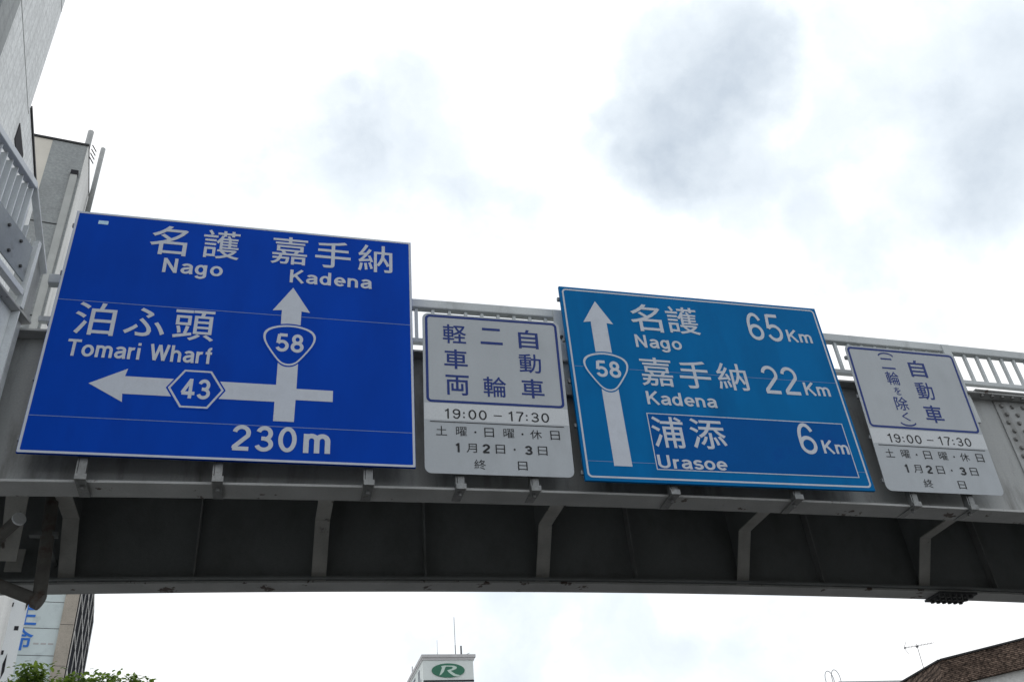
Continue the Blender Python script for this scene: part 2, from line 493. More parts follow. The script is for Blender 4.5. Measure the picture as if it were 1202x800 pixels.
# transverse frames between the girders: bottom flange of the beam, its knee and the leg on the rear girder
for k, x in enumerate((-4.62 + 2.57 * i for i in range(8))):
    if x < X0 + .05 or x > X1 - .1:
        continue
    c = cz(x)
    f = MB()
    f.hexa([(x - .08, 7.81, 6.04 + c), (x + .08, 7.81, 6.04 + c), (x + .08, 9.69, 6.06 + c), (x - .08, 9.69, 6.06 + c),
            (x - .08, 7.81, 6.052 + c), (x + .08, 7.81, 6.052 + c), (x + .08, 9.695, 6.072 + c), (x - .08, 9.695, 6.072 + c)])
    f.hexa([(x - .08, 9.692, 6.06 + c), (x + .08, 9.692, 6.06 + c), (x + .08, 10.04, 5.50 + c), (x - .08, 10.04, 5.50 + c),
            (x - .08, 9.706, 6.065 + c), (x + .08, 9.706, 6.065 + c), (x + .08, 10.055, 5.505 + c), (x - .08, 10.055, 5.505 + c)])
    fr = f.build('cross_frame', M['steel_bracket'], BR)
    g = MB()
    g.prism([(x - .006, 7.81, 6.056 + c), (x - .006, 9.70, 6.076 + c), (x - .006, 10.06, 5.50 + c), (x - .006, 10.085, 5.48 + c), (x - .006, 10.085, 6.79 + c), (x - .006, 7.81, 6.79 + c)], (.012, 0, 0))
    g.build('frame_web', M['steel_shade_grime'], fr)
# vertical stiffeners on the rear web
st = MB().box(1.70, 1.716, 9.97, 10.088, 5.478 + cz(1.7), 6.79 + cz(1.7)).build('stiffener', M['steel'], BR)
repeat(st, [(d, 0, cz(1.7 + d) - cz(1.7)) for d in (-5.06, -2.5, 2.55, 5.05, 7.6, 10.2)], BR)
# drainage gutter and conduit under the rear girder
MB().xbar(X0, X1, 9.90, 9.955, 5.48, 5.50).build('flange_lip', M['steel_shade_grime'], BR)
# bolted splices
sp = MB().xbar(8.22, 9.75, 7.768, 7.783, 5.56, 6.97).build('splice_plate', M['steel'], BR)
bt = None
bolts = []
for i in range(10):
    for j in range(12):
        x, z = 8.30 + i * .150 + (.03 if j % 2 else 0), 6.90 - j * .112
        if i > 8 and j % 2:
            continue
        bolts.append((x, z + cz(x)))
for x, z in bolts[:96]:
    if bt is None:
        b = MB().tube((x, 7.766, z), (x, 7.744, z), .030, 10, .019)
        bt = b.build('bolt', M['bolt'], sp)
        bx, bz = x, z
    else:
        repeat(bt, [(x - bx, 0, z - bz)], sp)
sp2 = MB().xbar(8.36, 8.92, 9.93, 10.27, 5.420, 5.446).build('flange_splice_plate', M['bolt_dark'], BR)
b2 = MB().tube((8.42, 9.98, 5.42 + cz(8.42)), (8.42, 9.98, 5.385 + cz(8.42)), .026, 8).build('bolt', M['bolt_dark'], sp2)
repeat(b2, [(i * .085, j * .11, cz(8.42 + i * .085) - cz(8.42)) for i in range(6) for j in range(3) if i + j], sp2)
tsp = MB().xbar(7.9, 9.8, 7.63, 7.90, 7.010, 7.026).build('flange_cover_plate', M['steel_flange'], BR)
b3 = MB().tube((8.0, 7.68, 6.982 + cz(8.0)), (8.0, 7.68, 6.955 + cz(8.0)), .022, 8).build('bolt', M['bolt'], tsp)
repeat(b3, [(i * .14, 0, cz(8 + i * .14) - cz(8)) for i in range(1, 13)], tsp)
# railing over the front girder
MB().xbar(-2.28, X1, 7.715, 7.805, 7.605, 7.715).build('top_rail', M['steel_pale'], BR, bevel=.012)
MB().xbar(-2.28, X1, 7.73, 7.79, 7.158, 7.215).build('bottom_rail', M['steel_pale'], BR, bevel=.006)
x0b = 1.30
bl = MB().box(x0b - .016, x0b + .016, 7.742, 7.778, 7.213 + cz(x0b), 7.607 + cz(x0b)).build('baluster', M['steel_pale'], BR)
repeat(bl, [(.178 * i, 0, cz(x0b + .178 * i) - cz(x0b)) for i in range(-19, 66) if i], BR)
xp = 2.86
po = MB().box(xp - .055, xp + .055, 7.70, 7.735, 6.60 + cz(xp), 7.70 + cz(xp)).build('railing_post', M['steel_pale'], BR, bevel=.004)
MB().tube((xp, 7.70, 7.32), (xp, 7.675, 7.32), .02, 8).build('bolt', M['bolt_dark'], po)
repeat(po, [(d, 0, cz(xp + d) - cz(xp)) for d in (-4.6, -2.25, 2.5, 4.94, 7.4, 9.9)], BR)
rr = MB().xbar(X0, X1, 10.05, 10.13, 7.605, 7.715).xbar(X0, X1, 10.06, 10.12, 7.158, 7.215)
for i in range(int((X1 - X0) / .178)):
    x = X0 + .09 + i * .178
    rr.box(x - .014, x + .014, 10.075, 10.105, 7.0 + cz(x), 7.607 + cz(x))
rr.build('rear_railing', M['steel_pale'], BR)
for x in (-3.9, 13.3):
    MB().tube((x, 8.95, -.2), (x, 8.95, 5.0), .42, 24).box(x - .5, x + .5, 7.66, 10.23, 5.0, 5.446 + cz(x)).build('pier', M['steel_pale'], BR, smooth=False)

# ------------------------------------------------------------------ side span at the left, coming towards the viewer
SB = Vector((-2.30, 7.65, 0))
SD = Vector((-.27, -.963, 0)).normalized()
SN = Vector((-SD.y, SD.x, 0))                  # towards +X, the visible side


def sp3(t, off, z):
    p = SB + SD * t + SN * off
    return Vector((p.x, p.y, z))


SS = things('side_span', 'pale grey side span of the footbridge with a bolted kick panel and flat bars', 'footbridge span', (-2.9, 5.2, 0))
MB().obox(SB, SD, SN, .02, 7.0, -.10, -.08, 5.476, 6.982).build('girder_web', M['steel_side'], SS)
MB().obox(SB, SD, SN, .0, 7.0, -.20, .0, 6.984, 7.012).build('top_flange', M['steel_flange'], SS, bevel=.004)
MB().obox(SB, SD, SN, .06, 7.0, -.20, .0, 5.446, 5.474).build('bottom_flange', M['steel_flange'], SS, bevel=.004)
MB().obox(SB, SD, SN, .1, 7.0, -2.0, -.12, 6.80, 6.97).build('deck', M['deckplate'], SS)
MB().obox(SB, SD, SN, .3, 7.0, -2.02, -2.0, 5.476, 7.0).build('outer_girder_web', M['steel_shade_grime'], SS)
MB().obox(SB, SD, SN, .20, .215, -.078, -.005, 5.48, 6.98).build('end_stiffener', M['steel_side'], SS)
kp = MB().obox(SB, SD, SN, .285, 7.0, -.012, .0, 7.26, 7.67).build('kick_panel', M['panel_blue_grey'], SS)
kb1 = None
for i in range(9):
    for j, z in enumerate((7.35, 7.57)):
        p = sp3(.40 + i * .22 + j * .09, 0, z)
        if kb1 is None:
            kb1 = MB().tube(p, p + SN * .018, .016, 8).build('bolt', M['bolt_dark'], kp)
            kp0 = p
        else:
            repeat(kb1, [p - kp0], kp)
MB().obox(SB, SD, SN, .26, 7.0, -.05, .015, 7.12, 7.185).build('bottom_rail', M['steel_side'], SS, bevel=.005)
MB().obox(SB, SD, SN, .515, 7.0, -.05, .025, 8.21, 8.29).build('top_rail', M['steel_side'], SS, bevel=.008)
# raking end of the rail dropping to the bridge railing
a, b = sp3(.512, -.05, 8.25), sp3(.0, -.05, 7.58)
a2, b2_ = sp3(.512, .02, 8.25), sp3(.0, .02, 7.58)
MB().prism([sp3(.01, -.03, 7.02), sp3(.19, -.03, 7.02), sp3(.19, -.03, 7.79), sp3(.01, -.03, 7.56)], -SN * .006).build('end_panel', M['steel'], SS)
MB().hexa([a, b, b2_, a2, a + Vector((0, 0, .035)), b + Vector((0, 0, .035)), b2_ + Vector((0, 0, .035)), a2 + Vector((0, 0, .035))]).build('raking_rail', M['steel_side'], SS, bevel=.006)
MB().obox(SB, SD, SN, .185, .235, -.05, .012, 7.01, 7.80).build('end_post', M['steel_side'], SS, bevel=.004)
MB().obox(SB, SD, SN, .515, .53, -.11, .0, 7.672, 8.208).build('corner_post', M['steel_side'], SS)
fin = None
for i in range(40):
    t = .60 + i * .098
    p = sp3(t, 0, 0)
    if fin is None:
        fin = MB().obox(SB, SD, SN, t - .005, t + .005, -.135, -.012, 7.672, 8.208).build('flat_bar', M['steel_side'], SS)
        f0 = p
    else:
        repeat(fin, [p - f0], SS)
for t, zt in ((.27, 7.80), (.35, 7.90), (.43, 8.02)):
    MB().obox(SB, SD, SN, t - .005, t + .005, -.135, -.055, 7.672, zt).build('flat_bar', M['steel_side'], SS)
p = sp3(6.0, -1.05, 0)
MB().tube((p.x, p.y, -.2), (p.x, p.y, 5.44), .30, 20).build('pier', M['steel_side'], SS)

# pipes under the left end of the bridge
DP = things('drain_pipe', 'rusty drain pipe with an elbow hanging under the left end of the footbridge', 'drain pipe', (-2.1, 9.3, 5))
MB().tube((-2.235, 9.30, 6.78), (-2.10, 9.30, 5.02), .062, 12).build('downpipe', M['rustpipe'], DP, smooth=True)
el = MB()
el.tube((-2.075, 9.30, 4.965), (-2.135, 9.30, 4.995), .082, 14)
el.build('elbow', M['rustpipe'], DP)
MB().tube((-2.12, 9.30, 4.985), (-2.95, 9.30, 5.31), .060, 12).build('outlet_pipe', M['rustpipe'], DP, smooth=True)
MB().box(-2.31, -2.05, 9.26, 9.34, 5.62, 5.66).box(-2.2, -2.16, 9.34, 10.085, 5.625, 5.655).build('pipe_clamp', M['steel_shade_grime'], DP)
CP = things('conduit', 'short pale conduit with a round white end cap under the left end of the footbridge', 'conduit pipe', (-2.3, 8.6, 5.4))
cd = Vector((.50, -.70, .12)).normalized()
c0 = Vector((-2.25, 8.60, 5.49))
MB().tube(c0 - cd * .9, c0 - cd * .02, .055, 16).build('pipe', M['rustpipe'], CP, smooth=False)
MB().tube(c0 - cd * .02, c0, .062, 20).build('end_cap', M['white_wall'], CP)
MB().hexa([(-2.53, 9.32, 5.38), (-2.38, 9.32, 5.38), (-2.38, 9.34, 5.38), (-2.53, 9.34, 5.38), (-2.46, 8.74, 5.86), (-2.26, 8.74, 5.86), (-2.26, 8.76, 5.88), (-2.46, 8.76, 5.88)]).build('hanger', M['steel_bracket'], CP)


MB().box(-2.62, -2.46, 9.90, 9.92, 5.50, 5.74).build('gusset', M['steel_bracket'], BR)


# ------------------------------------------------------------------ lettering
def ell(cx, cy, rx, ry, a0, a1, n=20):
    return [(cx + rx * math.cos(R(a0 + (a1 - a0) * i / n)), cy + ry * math.sin(R(a0 + (a1 - a0) * i / n))) for i in range(n + 1)]


h = .085
GL = {   # centre lines of a plain gothic alphabet: strokes, advance width
    'N': ([[(.09, 0), (.09, 1)], [(.10, .95), (.60, .05)], [(.61, 0), (.61, 1)]], .84),
    'K': ([[(.09, 0), (.09, 1)], [(.62, 1), (.10, .40)], [(.27, .58), (.66, 0)]], .80),
    'T': ([[(.0, .915), (.66, .915)], [(.33, .9), (.33, 0)]], .74),
    'W': ([[(.06, 1), (.27, .03)], [(.27, .03), (.49, .97)], [(.49, .97), (.71, .03)], [(.71, .03), (.92, 1)]], 1.06),
    'U': ([[(.09, 1), (.09, .32)] + ell(.345, .32, .255, .24, 180, 360) + [(.60, 1)]], .82),
    'a': ([ell(.28, .50, .195, .145, 160, 0, 14) + [(.475, .14), (.50, .0)], [(.47, .43), (.24, .37)] + ell(.23, .22, .155, .145, 100, 290, 14) + [(.42, .16), (.475, .28)]], .64),
    'g': ([ell(.28, .36, .20, .275, 0, 360, 26), [(.49, .71), (.49, -.02)] + ell(.285, -.03, .205, .165, 0, -160, 14)], .70),
    'o': ([ell(.305, .36, .225, .28, 0, 360, 28)], .68),
    'd': ([ell(.28, .36, .20, .28, 0, 360, 26), [(.50, 0), (.50, 1)]], .70),
    'e': ([[(.09, .365), (.59, .365)], ell(.30, .36, .215, .28, -2, 318, 26)], .65),
    'n': ([[(.09, 0), (.09, .71)], ell(.28, .43, .19, .205, 180, 0, 16) + [(.47, 0)]], .66),
    'm': ([[(.09, 0), (.09, .71)], ell(.26, .46, .17, .18, 180, 0, 14) + [(.43, 0)], ell(.60, .46, .17, .18, 180, 0, 14) + [(.77, 0)]], .96),
    'r': ([[(.09, 0), (.09, .71)], ell(.29, .42, .20, .21, 180, 75, 10)], .46),
    'i': ([[(.09, 0), (.09, .70)], [(.09, .84), (.09, 1.0)]], .32),
    'h': ([[(.09, 0), (.09, 1)], ell(.28, .43, .19, .205, 180, 0, 16) + [(.47, 0)]], .66),
    'f': ([[(.19, 0), (.19, .78)] + ell(.33, .78, .14, .14, 180, 85, 8), [(.03, .64), (.36, .64)]], .42),
    's': ([ell(.28, .50, .18, .145, 20, 250, 14) + [(.28, .365)] + ell(.28, .215, .195, .145, 60, -165, 16)], .60),
    '0': ([ell(.33, .5, .24, .42, 0, 360, 30)], .74),
    '1': ([[(.30, 0), (.30, 1)], [(.30, .90), (.08, .74)]], .55),
    '2': ([ell(.33, .68, .235, .24, 170, -25, 18) + [(.12, .15), (.10, .075)], [(.06, .075), (.60, .075)]], .74),
    '3': ([ell(.32, .70, .21, .22, 165, -80, 18), ell(.32, .28, .24, .21, 85, -165, 20), [(.22, .50), (.34, .50)]], .74),
    '4': ([[(.44, 0), (.44, 1)], [(.43, .95), (.05, .27)], [(.03, .26), (.66, .26)]], .74),
    '5': ([[(.56, .925), (.17, .925)], [(.17, .96), (.11, .46)], ell(.32, .32, .245, .245, 145, -160, 22)], .74),
    '6': ([ell(.33, .30, .23, .225, 0, 360, 26), ell(.34, .52, .24, .405, 30, 185, 18) + [(.10, .30)]], .74),
    '7': ([[(.06, .925), (.60, .925)], [(.59, .92), (.36, .5), (.25, 0)]], .70),
    '8': ([ell(.33, .715, .19, .205, 0, 360, 24), ell(.33, .285, .235, .215, 0, 360, 26)], .74),
    '9': ([ell(.33, .70, .23, .225, 0, 360, 26), ell(.32, .48, .24, .405, 210, 365, 18) + [(.56, .70)]], .74),
    ':': ([[(.10, .12), (.10, .28)], [(.10, .55), (.10, .71)]], .36),
    ' ': ([], .34),
}


def ribbon(pts, hw, z, mb, round_caps=False):
    P = [Vector((p[0], p[1])) for p in pts]
    Q = [P[0]]
    for p in P[1:]:
        if (p - Q[-1]).length > 1e-5:
            Q.append(p)
    P = Q
    n = len(P)
    closed = n > 3 and (P[0] - P[-1]).length < 1e-4
    if closed:
        P = P[:-1]
        n -= 1
    L_, R_ = [], []
    for i in range(n):
        if closed:
            d1, d2 = (P[i] - P[i - 1]).normalized(), (P[(i + 1) % n] - P[i]).normalized()
        else:
            d1 = (P[i] - P[i - 1]).normalized() if i else (P[1] - P[0]).normalized()
            d2 = (P[i + 1] - P[i]).normalized() if i < n - 1 else d1
        n1, n2 = Vector((-d1.y, d1.x)), Vector((-d2.y, d2.x))
        m = n1 + n2
        m = m / max(m.length_squared, .35) * 2
        L_.append(P[i] + m * hw)
        R_.append(P[i] - m * hw)
    vs = [(p.x, p.y, z) for p in L_] + [(p.x, p.y, z) for p in R_]
    k = n if closed else n - 1
    fs = [(i, n + i, n + (i + 1) % n, (i + 1) % n) for i in range(k)]
    mb.add(vs, fs)
    if round_caps and not closed:
        for c, d in ((P[0], (P[0] - P[1]).normalized()), (P[-1], (P[-1] - P[-2]).normalized())):
            q = Vector((-d.y, d.x))
            arc = [c + (q * math.cos(math.pi * i / 8) + d * math.sin(math.pi * i / 8)) * hw for i in range(9)]
            mb.add([(p.x, p.y, z) for p in arc], [tuple(range(9))])


def fit(V, u0, v0, u1, v1):
    a = [min(p[0] for p in V), min(p[1] for p in V), max(p[0] for p in V), max(p[1] for p in V)]
    sx = (u1 - u0) / max(a[2] - a[0], 1e-6)
    sy = (v1 - v0) / max(a[3] - a[1], 1e-6)
    return lambda p: (u0 + (p[0] - a[0]) * sx, v0 + (p[1] - a[1]) * sy)


def latin(s, rect, y, hw, track=0.0, dz=.00012):
    """gothic letters filling rect = (u0, v0, u1, v1) on a sign face; local x, -y outwards, z up"""
    mb = MB()
    x = 0
    k = 0
    for ch in s:
        st, adv = GL[ch]
        for q in st:
            ribbon([(px + x, py) for px, py in q], hw, k, mb)
            k += 1
        x += adv + track
    f = fit(mb.v, *rect)
    out = MB()
    out.add([(f(p)[0], y - p.z * dz, f(p)[1]) for p in mb.v], mb.f)
    return out


def kanji(s, rect, y, bold):
    """Japanese characters from the built-in type, filled out and rounded, fitted to rect"""
    cu = bpy.data.curves.new('glyphs', 'FONT')
    cu.body = s
    cu.fill_mode = 'FRONT'
    cu.resolution_u = 3
    cu.bevel_depth = bold
    cu.bevel_resolution = 2
    o = bpy.data.objects.new('glyphs', cu)
    COL.objects.link(o)
    dg = bpy.context.evaluated_depsgraph_get()
    me = bpy.data.meshes.new_from_object(o.evaluated_get(dg))
    V = [v.co.copy() for v in me.vertices]
    F = [list(p.vertices) for p in me.polygons]
    bpy.data.objects.remove(o)
    bpy.data.curves.remove(cu)
    bpy.data.meshes.remove(me)
    f = fit(V, *rect)
    out = MB()
    out.add([(f(p)[0], y - p.z * .02, f(p)[1]) for p in V], F)
    return out


def poly(mb, pts, y):
    return mb.add([(u, y, v) for u, v in pts], [tuple(range(len(pts)))])


def rrect(u0, v0, u1, v1, r, n=6):
    o = []
    for cx, cy, a in ((u1 - r, v1 - r, 0), (u0 + r, v1 - r, 90), (u0 + r, v0 + r, 180), (u1 - r, v0 + r, 270)):
        o += [(cx + r * math.cos(R(a + 90 * i / n)), cy + r * math.sin(R(a + 90 * i / n))) for i in range(n + 1)]
    return o


def ring(mb, a, b, y):
    n = len(a)
    return mb.add([(u, y, v) for u, v in a] + [(u, y, v) for u, v in b], [(i, (i + 1) % n, n + (i + 1) % n, n + i) for i in range(n)])


def chaikin(p, k=3):
    for _ in range(k):
        q = []
        for i in range(len(p)):
            a, b = p[i], p[(i + 1) % len(p)]
            q += [(a[0] * .75 + b[0] * .25, a[1] * .75 + b[1] * .25), (a[0] * .25 + b[0] * .75, a[1] * .25 + b[1] * .75)]
        p = q
    return p


def sign_root(name, label, o, yaw, tilt, group):
    ux = Vector((math.cos(yaw), math.sin(yaw), 0))
    nn = Vector((math.sin(yaw), -math.cos(yaw), 0))
    up = Vector((0, 0, 1)) * math.cos(tilt) + nn * math.sin(tilt)
    m = Matrix((ux, up.cross(ux), up)).transposed().to_4x4()
    m.translation = Vector(o)
    return things(name, label, 'road sign', group=group, mat4=m)


def merge(*ms):
    o = MB()
    for m in ms:
        o.add(m.v, m.f)
    return o


SHIELD = chaikin([(-.265, .075), (-.225, .205), (0, .262), (.225, .205), (.265, .075), (.14, -.13), (.055, -.232), (-.055, -.232), (-.14, -.13)])


def shield(root, cx, cy, num_rect, mat):
    s = lambda k: [(cx + x * k, cy + y * k) for x, y in SHIELD]
    g = MB()
    poly(g, s(1.05), -.0030)
    o = g.build('route_shield', mat, root)
    ring(MB(), s(.985), s(.90), -.0038).build('shield_outline', M['white'], o)
    latin('58', num_rect, -.0042, .085).build('route_number', M['white'], o)


def hangers(root, xs, panel_back, zl, dark=False):
    """steel channels behind the panel, clamped to the bridge flange; xs in local u"""
    for u in xs:
        wx = root.matrix_world.translation.x + u
        zb = 5.45 + cz(wx) - root.matrix_world.translation.z
        g = MB()
        g.box(u - .032, u + .032, panel_back, panel_back + .045, zb - .008, zl)
        g.box(u - .05, u - .038, panel_back + .004, panel_back + .075, zb - .008, zl - .01)
        ho = g.build('support_post', M['galv'], root)
        c = MB()
        yb = 7.65 - root.matrix_world.translation.y
        c.box(u - .045, u + .045, panel_back - .012, yb + .24, zb - .024, zb - .010)
        c.box(u - .048, u + .048, panel_back - .014, panel_back - .002, zb - .024, zb + .032)
        c.build('clamp', M['galv'], ho, bevel=.003)
        MB().tube((u, yb + .03, zb - .024), (u, yb + .03, zb - .052), .018, 8).build('bolt', M['galv'], ho)


def back_rails(root, w, vs, y0, out=-.022):
    for v in vs:
        MB().box(out, w + .012, y0, y0 + .028, v - .02, v + .02).build('frame_rail', M['signback'], root)


# ---- sign 1: junction ahead
w, hh = 3.33, 2.713
S1 = sign_root('direction_sign', 'large deep blue junction sign with a left arrow to the wharf', (-2.113, 7.5, 5.580), 0, 0, 'blue direction signs on the footbridge')
MB().box(0, w, 0, .028, 0, hh).build('panel', M['blue'], S1)
ring(MB(), rrect(.002, .002, w - .002, hh - .002, .01, 2), rrect(.024, .024, w - .024, hh - .024, .01, 2), -.0015).build('border', M['white'], S1)
g = MB()
for v in (1.608, .36):
    g.box(.026, w - .026, -.0012, -.0002, v - .003, v + .003)
g.build('sheet_seam', M['seal'], S1)
g = MB()
poly(g, [(2.134, 1.964), (1.954, 1.664), (2.041, 1.674), (2.041, .803), (.728, .803), (.742, .884), (.44, .708), (.742, .533), (.732, .618), (2.039, .618), (2.039, .415),
         (2.223, .415), (2.226, .650), (2.563, .650), (2.563, .772), (2.227, .772), (2.229, 1.674), (2.312, 1.664)], -.0022)
g.build('junction_arrow', M['white'], S1)
shield(S1, 2.134, 1.252, (2.010, 1.178, 2.270, 1.392), M['blue'])
HX = [(1.224, .908), (1.462, .908), (1.585, .708), (1.462, .508), (1.224, .508), (1.102, .708)]
hx = lambda k: [(1.3435 + (a - 1.3435) * k, .708 + (b - .708) * k) for a, b in HX]
g = MB()
poly(g, hx(1.07), -.0030)
hxo = g.build('route_hexagon', M['blue'], S1)
ring(MB(), hx(1.0), hx(.91), -.0038).build('hexagon_outline', M['white'], hxo)
latin('43', (1.215, .602, 1.468, .815), -.0042, .085, .03).build('route_number', M['white'], hxo)
kb_ = .008
merge(kanji('名', (.722, 2.246, 1.072, 2.625), -.003, kb_), kanji('護', (1.222, 2.254, 1.580, 2.628), -.003, kb_ * .7),
      latin('Nago', (.881, 1.977, 1.444, 2.206), -.003, .078, .02)).build('place_name', M['white'], S1)
merge(kanji('嘉', (1.890, 2.260, 2.252, 2.626), -.003, kb_ * .7), kanji('手', (2.332, 2.262, 2.694, 2.62), -.003, kb_), kanji('納', (2.772, 2.258, 3.130, 2.625), -.003, kb_ * .85),
      latin('Kadena', (2.094, 2.022, 2.917, 2.203), -.003, .078, .03)).build('place_name', M['white'], S1)
merge(kanji('泊', (.204, 1.226, .556, 1.594), -.003, kb_), kanji('ふ', (.635, 1.250, .995, 1.575), -.003, kb_), kanji('頭', (1.066, 1.238, 1.436, 1.590), -.003, kb_ * .85),
      latin('Tomari Wharf', (.198, .983, 1.442, 1.172), -.003, .078, .0)).build('place_name', M['white'], S1)
merge(latin('230', (1.701, .099, 2.258, .358), -.003, .078, .05), latin('m', (2.318, .103, 2.556, .302), -.003, .086)).build('distance', M['white'], S1)
MB().box(.214, .306, -.003, -.0006, 2.566, 2.612).build('reflector_sticker', M['sticker'], S1)
back_rails(S1, w - .03, (.15, .75, 1.35, 1.95, 2.55), .029)
hangers(S1, (.520, 1.615, 2.915), .058, 2.6)

# ---- sign 2: distances
w, hh = 3.135, 2.352
S3 = sign_root('direction_sign', 'azure blue distance sign listing 65 Km, 22 Km and 6 Km', (2.836, 7.5, 5.517), 0, 0, 'blue direction signs on the footbridge')
MB().box(0, w, 0, .03, 0, hh).build('panel', M['azure'], S3)
ring(MB(), rrect(.028, .032, w - .028, hh - .028, .05, 5), rrect(.047, .051, w - .047, hh - .047, .034, 5), -.0018).build('border', M['white'], S3)
g = MB()
g.box(.048, w - .048, -.0012, -.0002, 1.307, 1.312)
g.box(.048, .757, -.0012, -.0002, .208, .213)
g.box(2.99, w - .048, -.0012, -.0002, .208, .213)
g.build('sheet_seam', M['seal'], S3)
g = MB()
poly(g, [(.394, 2.182), (.223, 1.885), (.307, 1.900), (.314, .165), (.501, .165), (.487, 1.893), (.561, 1.885)], -.0022)
g.build('ahead_arrow', M['white'], S3)
shield(S3, .400, 1.252, (.282, 1.190, .553, 1.397), M['azure'])
g = MB()
g.box(.760, 2.988, -.0016, -.0004, .150, .780)
pt = g.build('patch_panel', M['deepblue'], S3)
ring(MB(), [(.752, .142), (2.996, .142), (2.996, .788), (.752, .788)], [(.762, .152), (2.986, .152), (2.986, .778), (.762, .778)], -.0020).build('patch_outline', M['white'], pt)
merge(kanji('名', (.777, 1.824, 1.142, 2.196), -.003, kb_), kanji('護', (1.203, 1.830, 1.584, 2.200), -.003, kb_ * .7), latin('Nago', (.782, 1.561, 1.316, 1.772), -.003, .076)).build('place_name', M['white'], S3)
merge(kanji('嘉', (.772, 1.121, 1.138, 1.481), -.003, kb_ * .7), kanji('手', (1.214, 1.121, 1.572, 1.472), -.003, kb_), kanji('納', (1.650, 1.130, 2.004, 1.476), -.003, kb_ * .85),
      latin('Kadena', (.787, .886, 1.570, 1.060), -.003, .076)).build('place_name', M['white'], S3)
merge(kanji('浦', (.776, .394, 1.128, .753), -.003, kb_), kanji('添', (1.193, .400, 1.580, .752), -.003, kb_), latin('Urasoe', (.777, .160, 1.518, .309), -.0034, .078)).build('place_name', M['white'], S3)
merge(latin('65', (2.186, 1.824, 2.606, 2.207), -.003, .056, -.02), latin('Km', (2.655, 1.830, 2.964, 2.012), -.003, .078)).build('distance', M['white'], S3)
merge(latin('22', (2.192, 1.118, 2.616, 1.480), -.003, .056, -.02), latin('Km', (2.667, 1.120, 2.974, 1.300), -.003, .078)).build('distance', M['white'], S3)
merge(latin('6', (2.416, .396, 2.612, .768), -.0034, .056), latin('Km', (2.672, .407, 2.974, .578), -.0034, .078)).build('distance', M['white'], S3)
back_rails(S3, w, (.10, .62, 1.14, 1.66, 2.20), .031)
hangers(S3, (.93, 2.268), .060, 2.2)


# ---- white supplementary signs
def lower_text(root, y, su):
    """hours and days on the lower half"""
    U = lambda a, b, c, d: (a * su, b, c * su, d)
    g = merge(latin('19:00', U(.200, .565, .611, .673), y, .062, .05), latin('17:30', U(.826, .567, 1.237, .675), y, .062, .05))
    g.box(.680 * su, .761 * su, y - .0006, y, .614, .624)
    g.build('hours_lettering', M['ink_black'], root)
    MB().box(.057 * su, 1.381 * su, y - .0006, y, .526, .534).build('dividing_line', M['ink_black'], root)

    def dot(a, b, r=.011):
        m = MB()
        poly(m, [(a * su + r * math.cos(i * .7854), b + r * math.sin(i * .7854)) for i in range(8)], y)
        return m
    ms = []
    for c, a, b in (('土', .112, .217), ('曜', .304, .409), ('日', .579, .673), ('曜', .766, .873), ('休', 1.032, 1.148), ('日', 1.234, 1.329)):
        ms.append(kanji(c, U(a, .388, b, .485), y, .001))
    ms += [dot(.491, .434), dot(.954, .434)]
    merge(*ms).build('days_lettering', M['ink_black'], root)
    ms = []
    for c, a, b in (('月', .397, .499), ('日', .680, .772), ('日', 1.095, 1.189)):
        ms.append(kanji(c, U(a, .220, b, .313), y, .001))
    for c, a, b in (('1', .294, .333), ('2', .553, .626), ('3', .966, 1.041)):
        ms.append(latin(c, U(a, .219, b, .314), y, .10))
    ms.append(dot(.865, .268))
    merge(*ms).build('dates_lettering', M['ink_black'], root)
    merge(kanji('終', U(.466, .053, .577, .151), y, .001), kanji('日', U(.887, .058, .980, .148), y, .001)).build('all_day_lettering', M['ink_black'], root)


def white_sign(label, o, yaw, tilt, w, hh, fr, rail_out):
    root = sign_root('regulation_sign', label, o, yaw, tilt, 'white vehicle restriction signs on the footbridge')
    g = MB()
    g.prism([(u, 0, v) for u, v in rrect(0, 0, w, hh, .065)], (0, .006, 0))
    g.build('panel', M['plate'], root)
    MB().box(.003, w - .003, -.0012, -.0003, .548, .728).build('tape_strip', M['tape'], root)
    ring(MB(), rrect(fr[0], fr[1], fr[2], fr[3], .05), rrect(fr[0] + .026, fr[1] + .026, fr[2] - .026, fr[3] - .026, .028), -.0016).build('border', M['ink_blue'], root)
    back_rails(root, w - .02, (.12, .62, 1.12, 1.62), .008, rail_out)
    return root


S2 = white_sign('white sign with three columns of blue characters, between the two large blue signs', (1.308, 7.55, 5.557), -.010, .070, 1.438, 1.752, (.026, .736, 1.410, 1.734), .03)
BK = .0125
ms = [kanji(c, r, -.0018, BK * k) for c, r, k in (
    ('軽', (.205, 1.408, .445, 1.632), .8), ('車', (.211, 1.115, .447, 1.340), 1), ('両', (.219, .824, .451, 1.046), 1), ('二', (.590, 1.425, .820, 1.618), 1),
    ('輪', (.594, .824, .827, 1.051), .7), ('自', (.988, 1.403, 1.197, 1.628), 1), ('動', (.976, 1.117, 1.206, 1.340), .7), ('車', (.980, .832, 1.214, 1.050), 1))]
merge(*ms).build('vehicle_lettering', M['ink_blue'], S2)
lower_text(S2, -.0022, 1.0)
hangers(S2, (.342, 1.058), .038, 1.6)

S4 = white_sign('white sign with one blue column and a smaller bracketed column, rightmost on the bridge', (6.154, 7.55, 5.553), .014, .058, 1.466, 1.782, (.026, .742, 1.440, 1.762), -.018)


def arc_paren(u0, u1, vbase, vtop):
    m = MB()
    c, r_ = (u0 + u1) / 2, (u1 - u0) / 2
    pts = [(c + r_ * math.cos(R(a)), vbase + (vtop - vbase) * math.sin(R(a))) for a in range(0, 181, 12)]
    q = MB()
    ribbon(pts, .0085, 0, q)
    m.add([(p.x, -.0018, p.y) for p in q.v], q.f)
    return m


